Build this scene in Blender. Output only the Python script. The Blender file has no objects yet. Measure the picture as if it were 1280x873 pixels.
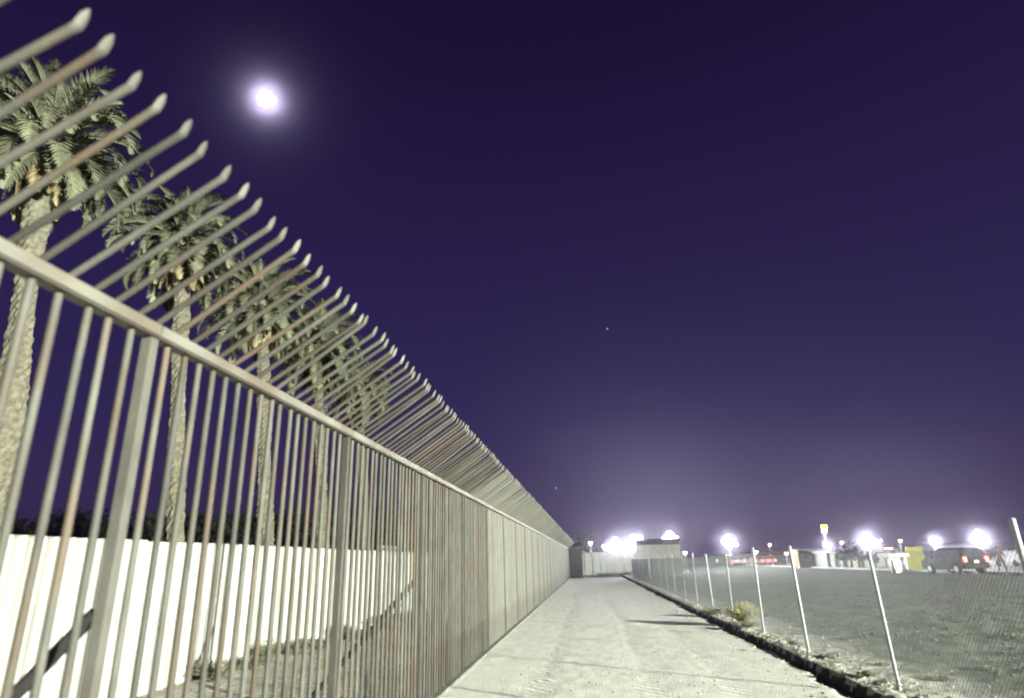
import bpy, bmesh, math, random
import numpy as np
from mathutils import Vector, Matrix, noise as mnoise

R = random.Random(7)
rad = math.radians
scn = bpy.context.scene
col = scn.collection

# ------------------------------------------------------------------ camera
FPX, PITCH, ROLL, YAW, EYE = 788.7, 0.3374, -0.0295, -0.1069, 1.8   # focal length in px of a 1280 px wide frame
W0, H0, CX, CY = 1280, 873, 640.0, 426.5


def cam_basis():
    cy, sy, cp, sp = math.cos(YAW), math.sin(YAW), math.cos(PITCH), math.sin(PITCH)
    f = Vector((sy * cp, cy * cp, sp)); r = Vector((cy, -sy, 0)); u = r.cross(f)
    c, s = math.cos(ROLL), math.sin(ROLL)
    return c * r + s * u, -s * r + c * u, f


CR, CU, CF = cam_basis()


def ray(px, py):
    return CR * ((px - CX) / FPX) + CU * (-(py - CY) / FPX) + CF


def gp(px, py, z=0.0):
    v = ray(px, py); t = (z - EYE) / v.z
    return Vector((0, 0, EYE)) + v * t


def at_y(px, py, y):
    v = ray(px, py); return Vector((0, 0, EYE)) + v * (y / v.y)


def depth(p):
    return (p - Vector((0, 0, EYE))).dot(CF)


cam_d = bpy.data.cameras.new('camera')
cam = bpy.data.objects.new('camera', cam_d); col.objects.link(cam)
m = Matrix((CR, CU, -CF)).transposed().to_4x4(); m.translation = (0, 0, EYE)
cam.matrix_world = m
cam_d.sensor_fit = 'HORIZONTAL'; cam_d.sensor_width = 36
cam_d.lens = 36 * FPX / W0
cam_d.shift_y = -(H0 / 2 - CY) / W0
cam_d.clip_start = 0.05; cam_d.clip_end = 20000
cam_d.dof.use_dof = True; cam_d.dof.focus_distance = 14; cam_d.dof.aperture_fstop = 0.95
scn.camera = cam

# ------------------------------------------------------------------ night sky, moonlight, exposure
world = bpy.data.worlds.new('World'); scn.world = world; world.use_nodes = True
nt = world.node_tree; nt.nodes.clear()
wo = nt.nodes.new('ShaderNodeOutputWorld'); bg = nt.nodes.new('ShaderNodeBackground')
tc = nt.nodes.new('ShaderNodeTexCoord'); sx = nt.nodes.new('ShaderNodeSeparateXYZ')
rp = nt.nodes.new('ShaderNodeValToRGB')
nt.links.new(tc.outputs['Generated'], sx.inputs[0]); nt.links.new(sx.outputs['Z'], rp.inputs[0])
stops = [(0.0, (.062, .037, .096)), (.07, (.043, .0275, .088)), (.2, (.030, .0205, .088)), (.45, (.0195, .0115, .064)),
         (.7, (.0115, .005, .034)), (1.0, (.007, .0026, .016))]
el = rp.color_ramp.elements
while len(el) < len(stops): el.new(.5)
for e, (p, c) in zip(el, stops): e.position = p; e.color = (*c, 1)
nt.links.new(rp.outputs[0], bg.inputs[0]); bg.inputs[1].default_value = 1.0
nt.links.new(bg.outputs[0], wo.inputs[0])

MOON = ray(333, 124).normalized()
vs = scn.view_settings
scn.display_settings.display_device = 'sRGB'
vs.view_transform = 'Standard'; vs.look = 'None'; vs.gamma = 1; vs.use_curve_mapping = False; vs.exposure = 0.0
cy = scn.cycles
cy.use_denoising = True; cy.filter_width = 2.1
cy.max_bounces = 5; cy.diffuse_bounces = 2; cy.glossy_bounces = 2; cy.transmission_bounces = 2
cy.volume_bounces = 0; cy.transparent_max_bounces = 8
cy.sample_clamp_direct = 30; cy.sample_clamp_indirect = 4
cy.caustics_reflective = False; cy.caustics_refractive = False

# ------------------------------------------------------------------ materials
MATS = {}


def mat(name, c1, c2=None, rough=.8, scale=8, detail=5, bump=0, bscale=None, c3=None, s3=.6, metal=0, coord='Object', lo=.35, hi=.65, stretch=None, rnd=0, spec=.15):
    if name in MATS: return MATS[name]
    M = bpy.data.materials.new(name); M.use_nodes = True; n = M.node_tree.nodes; L = M.node_tree.links
    b = n['Principled BSDF']; b.inputs['Roughness'].default_value = rough; b.inputs['Metallic'].default_value = metal; b.inputs['Specular IOR Level'].default_value = spec
    b.inputs['Base Color'].default_value = (*c1, 1)
    if c2:
        t = n.new('ShaderNodeTexCoord'); vec = t.outputs[coord]
        if coord == 'World':
            pass
        if rnd:                                      # each copy gets its own stretch of the pattern
            o0 = n.new('ShaderNodeObjectInfo'); sc0 = n.new('ShaderNodeMath'); sc0.operation = 'MULTIPLY'; sc0.inputs[1].default_value = 53
            ad = n.new('ShaderNodeVectorMath'); ad.operation = 'ADD'
            L.new(o0.outputs['Random'], sc0.inputs[0]); L.new(vec, ad.inputs[0]); L.new(sc0.outputs[0], ad.inputs[1]); vec = ad.outputs[0]
        if stretch:
            mp = n.new('ShaderNodeMapping'); mp.inputs['Scale'].default_value = stretch
            L.new(vec, mp.inputs['Vector']); vec = mp.outputs[0]
        nz = n.new('ShaderNodeTexNoise'); nz.inputs['Scale'].default_value = scale; nz.inputs['Detail'].default_value = detail
        L.new(vec, nz.inputs['Vector'])
        r = n.new('ShaderNodeValToRGB'); e = r.color_ramp.elements
        e[0].position = lo; e[0].color = (*c1, 1); e[1].position = hi; e[1].color = (*c2, 1)
        L.new(nz.outputs['Fac'], r.inputs[0]); out = r.outputs[0]
        if c3:
            n3 = n.new('ShaderNodeTexNoise'); n3.inputs['Scale'].default_value = s3; n3.inputs['Detail'].default_value = 4
            L.new(vec, n3.inputs['Vector'])
            r3 = n.new('ShaderNodeValToRGB'); e = r3.color_ramp.elements
            e[0].position = .48; e[0].color = (0, 0, 0, 1); e[1].position = .64; e[1].color = (1, 1, 1, 1)
            L.new(n3.outputs['Fac'], r3.inputs[0])
            mx = n.new('ShaderNodeMix'); mx.data_type = 'RGBA'
            L.new(r3.outputs[0], mx.inputs['Factor']); L.new(out, mx.inputs['A']); mx.inputs['B'].default_value = (*c3, 1)
            out = mx.outputs['Result']
        if rnd:
            oi = n.new('ShaderNodeObjectInfo'); hs = n.new('ShaderNodeHueSaturation')
            mr = n.new('ShaderNodeMapRange'); mr.inputs['To Min'].default_value = 1 - rnd; mr.inputs['To Max'].default_value = 1 + rnd
            L.new(oi.outputs['Random'], mr.inputs['Value']); L.new(mr.outputs[0], hs.inputs['Value'])
            L.new(out, hs.inputs['Color']); out = hs.outputs[0]
        L.new(out, b.inputs['Base Color'])
        if bump:
            bn = n.new('ShaderNodeTexNoise'); bn.inputs['Scale'].default_value = bscale or scale * 2; bn.inputs['Detail'].default_value = 6
            L.new(vec, bn.inputs['Vector'])
            bp = n.new('ShaderNodeBump'); bp.inputs['Strength'].default_value = bump; bp.inputs['Distance'].default_value = .03
            L.new(bn.outputs['Fac'], bp.inputs['Height']); L.new(bp.outputs[0], b.inputs['Normal'])
    MATS[name] = M; return M


def emit(name, c, s):
    M = bpy.data.materials.new(name); M.use_nodes = True; n = M.node_tree.nodes
    b = n['Principled BSDF']; b.inputs['Base Color'].default_value = (*c, 1); b.inputs['Roughness'].default_value = .4
    b.inputs['Emission Color'].default_value = (*c, 1); b.inputs['Emission Strength'].default_value = s
    MATS[name] = M; return M


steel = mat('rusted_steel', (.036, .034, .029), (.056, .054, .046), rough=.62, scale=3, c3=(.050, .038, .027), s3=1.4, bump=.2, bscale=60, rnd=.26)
steel_r = mat('rail_steel', (.068, .062, .051), (.102, .097, .082), rough=.6, scale=3, c3=(.066, .053, .039), s3=2.2, bump=.15, bscale=50, stretch=(1, .5, 1))
steel_d = mat('dark_brace_and_shade_steel', (.012, .011, .012), (.02, .017, .018), rough=.7, scale=6, bump=.1)
steel_p = mat('pale_bar_steel', (.068, .067, .057), (.094, .094, .081), rough=.65, scale=3, c3=(.078, .07, .056), s3=1.1, rnd=.15)  # paler tone for the bars further along the fence
galv = mat('galvanised_steel', (.20, .21, .215), (.27, .28, .28), rough=.45, scale=14, metal=.2)
wire = mat('galvanised_wire', (.15, .16, .162), (.20, .212, .212), rough=.5, scale=20, metal=.3)
white_sheet = mat('white_painted_sheet', (.32, .325, .29), (.39, .395, .36), rough=.5, scale=1.6, c3=(.235, .23, .195), s3=.9, rnd=.08, stretch=(1, 2.5, .5))
concrete = mat('pale_concrete', (.42, .41, .38), (.52, .51, .47), rough=.9, scale=7, bump=.3, bscale=40)
soil = mat('dusty_path_soil', (.52, .52, .45), (.68, .68, .60), rough=.95, scale=3.0, detail=9, c3=(.63, .63, .555), s3=.35, bump=.4, bscale=22, stretch=(1.5, .6, 1))
def tread(M):
    n = M.node_tree.nodes; L = M.node_tree.links; b = n['Principled BSDF']; old = b.inputs['Normal'].links[0].from_socket
    t = n.new('ShaderNodeTexCoord'); s = n.new('ShaderNodeSeparateXYZ'); L.new(t.outputs['Object'], s.inputs[0])
    w = n.new('ShaderNodeTexWave'); w.bands_direction = 'DIAGONAL'; w.inputs['Scale'].default_value = 2.4; w.inputs['Distortion'].default_value = 2.5; w.inputs['Detail'].default_value = 2; w.inputs['Detail Scale'].default_value = 1.5
    L.new(t.outputs['Object'], w.inputs['Vector'])
    mr = n.new('ShaderNodeMapRange'); mr.inputs['From Min'].default_value = -2.4; mr.inputs['From Max'].default_value = 3.6; L.new(s.outputs['X'], mr.inputs['Value'])
    cr = n.new('ShaderNodeValToRGB'); e = cr.color_ramp.elements
    pk = [(-1.15, 0), (-1.0, 1), (-.8, 1), (-.65, 0), (.5, 0), (.62, 1), (.85, 1), (1.0, 0), (1.65, 0), (1.8, 1), (2.0, 1), (2.15, 0)]
    while len(e) < len(pk): e.new(.5)
    for q, (x, v) in zip(e, pk): q.position = (x + 2.4) / 6; q.color = (v, v, v, 1)
    L.new(mr.outputs[0], cr.inputs[0])
    z = n.new('ShaderNodeTexNoise'); z.inputs['Scale'].default_value = .8; L.new(t.outputs['Object'], z.inputs['Vector'])
    m1 = n.new('ShaderNodeMath'); m1.operation = 'MULTIPLY'; L.new(w.outputs['Fac'], m1.inputs[0]); L.new(cr.outputs[0], m1.inputs[1])
    m2 = n.new('ShaderNodeMath'); m2.operation = 'MULTIPLY'; L.new(m1.outputs[0], m2.inputs[0]); L.new(z.outputs['Fac'], m2.inputs[1])
    bp = n.new('ShaderNodeBump'); bp.inputs['Strength'].default_value = .5; bp.inputs['Distance'].default_value = .03
    L.new(m2.outputs[0], bp.inputs['Height']); L.new(old, bp.inputs['Normal']); L.new(bp.outputs[0], b.inputs['Normal'])


tread(soil)
field = mat('field_soil', (.045, .050, .037), (.118, .124, .095), rough=.97, scale=1.8, detail=9, c3=(.062, .070, .046), s3=.3, bump=.8, bscale=7)
clod_m = mat('soil_clods', (.035, .035, .03), (.075, .074, .062), rough=.97, scale=2.5)
pclod_m = mat('pale_clods', (.14, .135, .11), (.24, .23, .19), rough=.97, scale=2.5)
bark = mat('palm_bark', (.062, .056, .040), (.112, .104, .076), rough=.95, scale=9, bump=.7, bscale=26)
leaf = mat('palm_leaf', (.058, .061, .038), (.096, .098, .062), rough=.55, scale=2.5, rnd=.3)
leaf_dry = mat('dry_palm_leaf', (.12, .098, .05), (.17, .145, .08), rough=.8, scale=3, rnd=.25)
tree_dark = mat('dark_foliage', (.016, .019, .012), (.035, .042, .02), rough=.8, scale=1)
tree_leaf = mat('shrub_foliage', (.02, .026, .014), (.038, .046, .024), rough=.8, scale=2, rnd=.2)
dry_grass = mat('straw_stems', (.22, .205, .09), (.30, .28, .14), rough=.85, scale=6, rnd=.15)
green_weed = mat('grey_weed_leaf', (.07, .074, .042), (.12, .12, .075), rough=.85, scale=6, rnd=.2)
asphalt = mat('lit_asphalt', (.30, .30, .31), (.38, .38, .39), rough=.85, scale=1.5, bump=.2)

# ------------------------------------------------------------------ mesh helpers


class MB:
    def __init__(s): s.v = []; s.f = []; s.mi = []

    def add(s, vs, fs, mi=0):
        o = len(s.v); s.v += [tuple(v) for v in vs]; s.f += [tuple(i + o for i in f) for f in fs]; s.mi += [mi] * len(fs); return s

    def box(s, c, d, rot=None, mi=0, bev=0):
        x, y, z = (k / 2 for k in d)
        vs = [Vector((a * x, b * y, e * z)) for e in (-1, 1) for b in (-1, 1) for a in (-1, 1)]
        if rot is not None: vs = [rot @ v for v in vs]
        c = Vector(c)
        return s.add([v + c for v in vs], [(0, 2, 3, 1), (4, 5, 7, 6), (0, 1, 5, 4), (2, 6, 7, 3), (0, 4, 6, 2), (1, 3, 7, 5)], mi)

    def tube(s, pts, rs, n=8, cap=True, mi=0):
        pts = [Vector(p) for p in pts]
        if not hasattr(rs, '__len__'): rs = [rs] * len(pts)
        vs = []; fs = []
        prev = None
        for i, p in enumerate(pts):
            t = (pts[min(i + 1, len(pts) - 1)] - pts[max(i - 1, 0)]).normalized()
            a = Vector((0, 0, 1)) if abs(t.z) < .9 else Vector((1, 0, 0))
            if prev is None: u = t.cross(a).normalized()
            else: u = (prev - t * prev.dot(t)).normalized()
            prev = u; w = t.cross(u)
            for k in range(n):
                q = 2 * math.pi * k / n
                vs.append(p + (u * math.cos(q) + w * math.sin(q)) * rs[i])
        for i in range(len(pts) - 1):
            for k in range(n):
                k2 = (k + 1) % n
                fs.append((i * n + k, i * n + k2, (i + 1) * n + k2, (i + 1) * n + k))
        if cap:
            b = (len(pts) - 1) * n; k0 = len(vs); vs += vs[:n] + vs[b:b + n]     # caps keep their own flat normals
            fs.append(tuple(k0 + k for k in range(n - 1, -1, -1))); fs.append(tuple(k0 + n + k for k in range(n)))
        return s.add(vs, fs, mi)

    def mesh(s, name, mats, smooth=False):
        me = bpy.data.meshes.new(name); me.from_pydata(s.v, [], s.f)
        for q in (mats if isinstance(mats, (list, tuple)) else [mats]): me.materials.append(q)
        if any(s.mi): me.polygons.foreach_set('material_index', s.mi)
        if smooth: me.polygons.foreach_set('use_smooth', [True] * len(me.polygons))
        me.update(); return me


def obj(name, me, parent=None, loc=None, rot=None, scale=None, kind=None):
    o = bpy.data.objects.new(name, me); col.objects.link(o)
    if parent is not None: o.parent = parent
    if loc is not None: o.location = loc
    if rot is not None: o.rotation_euler = rot
    if scale is not None: o.scale = scale if hasattr(scale, '__len__') else (scale,) * 3
    if kind: o['kind'] = kind
    return o


def tag(o, label, cat, group=None):
    o['label'] = label; o['category'] = cat
    if group: o['group'] = group
    return o


def thing(name, label, cat, loc=(0, 0, 0), rz=0, group=None):
    o = obj(name, None, loc=loc, rot=(0, 0, rz)); return tag(o, label, cat, group)


def nz(x, y, s=1.0, o=0):
    return mnoise.noise(Vector((x * s, y * s, o)))


# ------------------------------------------------------------------ ground and path
D = 2.38            # fence line x = -D
PATH_END = 73.0
BERM = 0.065


def edge_x(y):
    return 3.56 + .07 * nz(0, y, .55, 3) + .045 * nz(0, y, 2.3, 9) + .012 * nz(0, y, 6, 5)


def trench_w(y):
    return max(.05, .25 + .13 * nz(3, y, .5, 31) + .12 * nz(5, y, 2.5, 33) + .06 * nz(5, y, 8, 34))


def ground_z(x, y):
    e = edge_x(y)
    z = .010 * nz(x, y, .25)
    if x < e - .35:
        for tx in (-.9, .75, 1.9): z -= .011 * math.exp(-((x - tx - .15 * nz(0, y, .12, tx)) / .2) ** 2)
        z += .004 * nz(x, y, 2.2, 1) + .0035 * nz(x, y, 6, 2)
        if x < -D: z += .03 * nz(x, y, 1.1, 4)
    t = min(1, max(0, (x - e + .03) / .07)); t = t * t * (3 - 2 * t)
    wd_ = trench_w(y)       # trench along the foot of the berm, shaped to keep a dark shade band
    u = (x - (e - wd_)) / .07; u = min(1, max(0, u)); trench = u * u * (3 - 2 * u) * (1 - t)
    z += BERM * t * (1 + .3 * nz(x, y, 1.3, 6) + .28 * nz(x, y, 6, 16)) - trench * (.065 + .04 * nz(x, y, 1.7, 35) + .03 * nz(x, y, 6, 37))
    if x > e:
        k = min(1, (x - e) / .3)
        z += k * (.022 * nz(x, y, 2.0, 8) + .014 * nz(x, y, 5.5, 11))
    if x > 5.2:
        k = min(1, (x - 5.2) / 1.5) * max(0, min(1, (27 - x) / 3))
        z += k * (.05 * nz(x, y, .7, 12) + .035 * nz(x, y, 2.6, 13)) - k * .06 * math.exp(-((x - 15.5 - .4 * nz(0, y, .1)) / .5) ** 2)
    return z


def lin(a, b, s): return list(np.arange(a, b - 1e-6, s))


xs = [-900, -500, -300, -180, -110, -70, -45, -30, -22] + lin(-17, -8, .5) + lin(-8, -D - .02, .2) + lin(-D, 2.9, .1) + lin(2.9, 4.3, .035) + lin(4.3, 14, .11) + lin(14, 28, .3) + [28, 29, 32, 38, 48, 65, 90, 130, 200, 350, 600, 900]
ys = [-900, -400, -200, -120, -80, -50, -30, -20, -14, -9, -6] + lin(-4, 3, .4) + lin(3, 24, .085) + lin(24, 45, .2) + lin(45, 78, .6) + [78, 82, 88, 96, 106, 120, 140, 170, 220, 300, 420, 600, 900]
nx, ny = len(xs), len(ys)
gv = [(x, y, ground_z(x, y) if abs(x) < 60 and -25 < y < 120 else (BERM if x > 4 else 0)) for y in ys for x in xs]
pf, gf = [], []
for j in range(ny - 1):
    for i in range(nx - 1):
        a = j * nx + i; q = (a, a + 1, a + 1 + nx, a + nx)
        (pf if -D - .2 < xs[i] < 3.50 and -30 <= ys[j] < 78 else gf).append(q)
gva = np.array(gv)


def submesh(name, faces, mtl):
    fa = np.array(faces); idx, inv = np.unique(fa, return_inverse=True)
    me = bpy.data.meshes.new(name); me.from_pydata(gva[idx].tolist(), [], inv.reshape(-1, 4).tolist())
    me.materials.append(mtl); me.polygons.foreach_set('use_smooth', [True] * len(faces)); me.update(); return me


# field material: pale dusty berm next to the path, dark weedy soil beyond, pale ground behind the fence
gm = field.copy(); gm.name = 'field_and_berm'
n = gm.node_tree.nodes; L = gm.node_tree.links; b = n['Principled BSDF']
src = b.inputs['Base Color'].links[0].from_socket
t = n.new('ShaderNodeTexCoord'); s = n.new('ShaderNodeSeparateXYZ'); L.new(t.outputs['Object'], s.inputs[0])
w = n.new('ShaderNodeTexNoise'); w.inputs['Scale'].default_value = 1.1; w.inputs['Detail'].default_value = 6; L.new(t.outputs['Object'], w.inputs['Vector'])
ma = n.new('ShaderNodeMath'); ma.operation = 'MULTIPLY_ADD'; L.new(w.outputs['Fac'], ma.inputs[0]); ma.inputs[1].default_value = 2.4; L.new(s.outputs['X'], ma.inputs[2])
mr = n.new('ShaderNodeMapRange'); mr.inputs['From Min'].default_value = 5.5; mr.inputs['From Max'].default_value = 6.5; L.new(ma.outputs[0], mr.inputs['Value'])
pale = n.new('ShaderNodeValToRGB'); pe = pale.color_ramp.elements
pe[0].position = .35; pe[0].color = (.25, .245, .20, 1); pe[1].position = .62; pe[1].color = (.44, .425, .36, 1)
w2 = n.new('ShaderNodeTexNoise'); w2.inputs['Scale'].default_value = 5; w2.inputs['Detail'].default_value = 8; L.new(t.outputs['Object'], w2.inputs['Vector']); L.new(w2.outputs['Fac'], pale.inputs[0])
mx = n.new('ShaderNodeMix'); mx.data_type = 'RGBA'; L.new(mr.outputs[0], mx.inputs['Factor']); L.new(pale.outputs[0], mx.inputs['A']); L.new(src, mx.inputs['B'])
L.new(mx.outputs['Result'], b.inputs['Base Color'])
cut_m = mat('shaded_cut_soil', (.030, .026, .021), (.055, .048, .038), rough=.95, scale=9)  # shade of the trench and scarp painted in as dark soil


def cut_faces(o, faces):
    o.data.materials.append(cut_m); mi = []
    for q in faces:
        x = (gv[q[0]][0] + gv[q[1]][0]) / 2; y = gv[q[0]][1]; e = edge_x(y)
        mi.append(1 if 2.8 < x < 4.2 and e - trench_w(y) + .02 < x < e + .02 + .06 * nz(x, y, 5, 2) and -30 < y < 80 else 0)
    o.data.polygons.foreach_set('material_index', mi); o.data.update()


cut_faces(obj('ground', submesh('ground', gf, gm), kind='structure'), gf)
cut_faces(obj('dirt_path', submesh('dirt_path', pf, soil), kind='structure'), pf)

# loose clods of soil, too many to count
ico = bmesh.new(); bmesh.ops.create_icosphere(ico, subdivisions=1, radius=1)
IV = [v.co.copy() for v in ico.verts]; IF = [tuple(v.index for v in f.verts) for f in ico.faces]; ico.free()


def clods(name, spots, mtl):
    mb = MB()
    for (x, y, r) in spots:
        z = ground_z(x, y); q = R.random() * 6.3; c, s_ = math.cos(q), math.sin(q)
        sc = (r * R.uniform(.7, 1.4), r * R.uniform(.7, 1.3), r * R.uniform(.45, .9)); vs_ = []
        for v in IV:
            k = R.uniform(.72, 1.2); a, b_, e = v.x * sc[0] * k, v.y * sc[1] * k, v.z * sc[2] * k
            vs_.append((x + a * c - b_ * s_, y + a * s_ + b_ * c, z + e + sc[2] * .3))
        mb.add(vs_, IF)
    return obj(name, mb.mesh(name, mtl), kind='stuff')


sp = []
for _ in range(3800):
    y = 5 + 26 * R.random() ** 1.6; x = 5.2 + 14 * R.random() ** 1.2
    if nz(x, y, .6, 21) + R.uniform(-.25, .4) > .0: sp.append((x, y, R.uniform(.012, .034) * (1 + .025 * y)))
clods('field_clods', sp, clod_m)
sp = []
for _ in range(1500):
    y = 5 + 22 * R.random() ** 1.4; e = edge_x(y)
    if R.random() < .75: sp.append((e + R.uniform(-.75, .0) if R.random() < .06 else e + .08 + abs(R.gauss(0, .55)), y, R.uniform(.008, .03)))
    else: sp.append((R.uniform(-1.4, 3.3), 4 + 12 * R.random(), R.uniform(.004, .012)))
clods('path_edge_clods', sp, pclod_m)

mb = MB(); rg = random.Random(11)
for _ in range(900):
    y = 5 + 32 * rg.random() ** 1.5; x = 4.6 + 20 * rg.random() ** 1.3
    if nz(x, y, .35, 51) + rg.uniform(-.3, .3) < .05: continue
    z = ground_z(x, y); hh = rg.uniform(.03, .10)
    for q in range(9):
        a = rg.random() * 6.28; px_, py_ = x + rg.gauss(0, .06), y + rg.gauss(0, .06); l_ = rg.uniform(.3, 1) * hh
        mb.add([(px_ - .006, py_, z - .01), (px_ + .006, py_, z - .01), (px_ + l_ * math.cos(a), py_ + l_ * math.sin(a), z + hh * rg.uniform(.5, 1))], [(0, 1, 2)])
obj('field_grass', mb.mesh('field_grass', mat('field_grass_blade', (.04, .046, .025), (.08, .085, .05), rough=.9, scale=3)), kind='stuff')

# ------------------------------------------------------------------ the bent-top steel bar fence
PAN, P0 = 3.05, 3.09
RAIL_Z, TIP_E, BEND_Z = 3.05, .71, 3.58
NB = 19                                             # bar spaces in each panel
fence = thing('bar_fence', 'tall rusty steel bar fence whose top leans out over the dirt path', 'fence', (-D, 0, 0))
FEND = P0 + PAN * 23
SY0 = P0 - 2 * PAN
mb = MB(); mb.box((0, 0, RAIL_Z / 2), (.058, .062, RAIL_Z)); post_me = mb.mesh('post', steel)
NPOST = round((FEND - SY0) / PAN) + 1
for k in range(NPOST): obj('post', post_me, fence, (0.004, SY0 + k * PAN, 0))
for k in range(NPOST - 1):                          # one rail length per panel, joined with a small weld gap
    mb = MB(); mb.box((0, 0, 0), (.085, PAN - .006, .075)); mb.box((.05, 0, .0), (.012, PAN - .01, .062))
    if k == 0: rail_me = mb.mesh('top_rail', steel_r)
    obj('top_rail', rail_me, fence, (.012, SY0 + (k + .5) * PAN, RAIL_Z + .035), (0, R.uniform(-.008, .008), R.uniform(-.001, .001)))
mb = MB(); mb.box((0, (SY0 + FEND) / 2, .0), (.17, FEND - SY0, .07)); obj('footing', mb.mesh('footing', mat('dusty_footing', (.10, .10, .085), (.17, .168, .145), rough=.95, scale=5, bump=.4)), fence, (.03, 0, 0))
mb = MB(); mb.tube([(0, 0, 0), (0, 0, 1.5), (0, 0, RAIL_Z - .005)], .0195, 8); picket_me = mb.mesh('picket', steel, True)
upl = Vector((TIP_E, 0, BEND_Z - RAIL_Z - .05))
mb = MB(); mb.tube([(0, 0, 0), upl * .5, upl], .0172, 8); outr_me = mb.mesh('outrigger_bar', steel, True)
mb = MB(); mb.tube([upl + Vector((-.012, 0, -.010)), upl + Vector((.008, 0, .008)), upl + Vector((.026, 0, .048)), upl + Vector((.040, 0, .074))], [.0172, .019, .0165, .004], 5)
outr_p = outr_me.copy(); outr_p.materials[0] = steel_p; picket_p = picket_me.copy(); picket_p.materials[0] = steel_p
tip_m = mat('pale_tip_steel', (.052, .049, .041), (.08, .078, .067), rough=.6, scale=5, rnd=.3)
tip_me = mb.mesh('spear_tip', tip_m)
bars = []
for k in range(NPOST - 1):
    for i in range(1, NB): bars.append(SY0 + (k + i / NB) * PAN)
allup = bars + [SY0 + k * PAN for k in range(NPOST)]
rank = lambda y: abs(y - 3.2) if y > .4 else 1000
bars.sort(key=rank); allup.sort(key=rank)
rest = MB(); rest_u = MB()
for i, y in enumerate(bars):
    y += R.gauss(0, .006)
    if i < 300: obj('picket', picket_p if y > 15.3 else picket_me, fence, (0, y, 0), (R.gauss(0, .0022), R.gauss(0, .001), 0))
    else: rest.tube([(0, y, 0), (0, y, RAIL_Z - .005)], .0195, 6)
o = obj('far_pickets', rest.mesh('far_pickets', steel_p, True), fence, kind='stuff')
for i, y in enumerate(allup):
    sk = R.gauss(0, .016) + (.085 * R.choice((-1, 1)) * R.random() if R.random() < .2 else 0)
    yy = y + R.gauss(0, .008)
    if abs(y - 3.28) < .07: sk = -.045
    tilt = R.gauss(0, .012); l = R.gauss(1, .01)
    if i < 300:
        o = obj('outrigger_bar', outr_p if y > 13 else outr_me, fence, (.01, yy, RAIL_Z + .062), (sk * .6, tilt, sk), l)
        obj('spear_tip', tip_me, o)
    else:
        a = Vector((.01, yy, RAIL_Z + .062)); e = a + Matrix.Rotation(sk, 3, 'Z') @ upl
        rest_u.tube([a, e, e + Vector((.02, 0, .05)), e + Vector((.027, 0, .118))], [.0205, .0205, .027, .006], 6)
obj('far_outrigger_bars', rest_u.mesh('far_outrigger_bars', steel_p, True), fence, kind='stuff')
mb = MB(); a, e = Vector((-.04, 0, 1.62)), Vector((-1.62, 0, .0)); mb.tube([a, e], .037, 8)
mb.box((-1.62, 0, .03), (.3, .22, .06)); brace_me = mb.mesh('brace', steel_d)
for k in range(0, NPOST, 2): obj('brace', brace_me, fence, (0, SY0 + k * PAN, 0))

# fence turning the corner at the far end of the path: a short return plated dark for its shade, and another run beyond it


def cross_fence(name, label, x0, x1, y, flip, group=None, plate=0):
    f = thing(name, label, 'fence', (x0, y, 0), 0, group); n_ = int((x1 - x0) / .16); w_ = x1 - x0
    for k in range(n_ + 1):
        x = w_ * k / n_
        if k in (0, n_) or k % 19 == 0: obj('post', post_me, f, (x, 0, 0))
        else: obj('picket', picket_me, f, (x, 0, 0))
        obj('outrigger_bar', outr_me, f, (x, 0, RAIL_Z + .062), (0, 0, rad(-90 if flip else 90) + R.gauss(0, .02)))
    mb = MB(); mb.box((w_ / 2, 0, RAIL_Z + .035), (w_ + .1, .085, .075)); obj('top_rail', mb.mesh('top_rail', steel_r), f)
    if plate:
        mb = MB(); mb.box((w_ / 2, .05, RAIL_Z / 2), (w_, .012, RAIL_Z)); obj('backing_or_shade_plate', mb.mesh('backing_or_shade_plate', steel_d if plate == 2 else panel_m), f)  # the dark variant is added to put shade on the return
        mb = MB(); mb.box((w_ / 2, (.04 + TIP_E / 2) * (-1 if flip else 1), RAIL_Z + .06 + (BEND_Z - RAIL_Z) / 2), (w_, math.hypot(TIP_E, BEND_Z - RAIL_Z), .012), Matrix.Rotation(math.atan2(BEND_Z - RAIL_Z, TIP_E) * (-1 if flip else 1), 3, 'X')); obj('overhang_shade_plate', mb.mesh('overhang_shade_plate', steel_d), f)  # dark plate added so the overhang looks unlit from below
    return f


panel_m = mat('far_panel_paint', (.16, .165, .15), (.22, .225, .205), rough=.8, scale=2, rnd=.18)
cross_fence('corner_fence', 'short dark return of bar fence closing the far end of the path', -D + .12, -D + 1.5, FEND + .15, False, None, 2)
cross_fence('corner_fence', 'run of bar fence with leaning top beyond the end of the wire mesh fence', 4.55, 9.0, 68, True, None, 1)

# ------------------------------------------------------------------ white corrugated wall behind the fence
WX, WH = -7.14, 2.30
wall = thing('sheet_wall', 'low white corrugated sheet wall standing behind the bar fence', 'wall', (WX, 0, 0))


def sheet(h):
    prof = []; x = 0
    while x < .99:
        for dx, dz in ((0, 0), (.10, 0), (.14, .034), (.18, .034), (.22, 0)):
            prof.append((x + dx, dz))
        x += .25
    prof = [p for p in prof if p[0] <= 1.0] + [(1.0, 0)]
    mb = MB(); nP = len(prof)
    for z in (0, h): mb.v += [(d, y, z) for y, d in prof]
    for z in (0, h): mb.v += [(d - .012, y, z) for y, d in prof]
    for k in range(nP - 1):
        mb.f += [(k, k + 1, nP + k + 1, nP + k), (2 * nP + k, 3 * nP + k, 3 * nP + k + 1, 2 * nP + k + 1), (nP + k, nP + k + 1, 3 * nP + k + 1, 3 * nP + k)]
    mb.mi = [0] * len(mb.f); return mb.mesh('sheet_panel', white_sheet)


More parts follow.
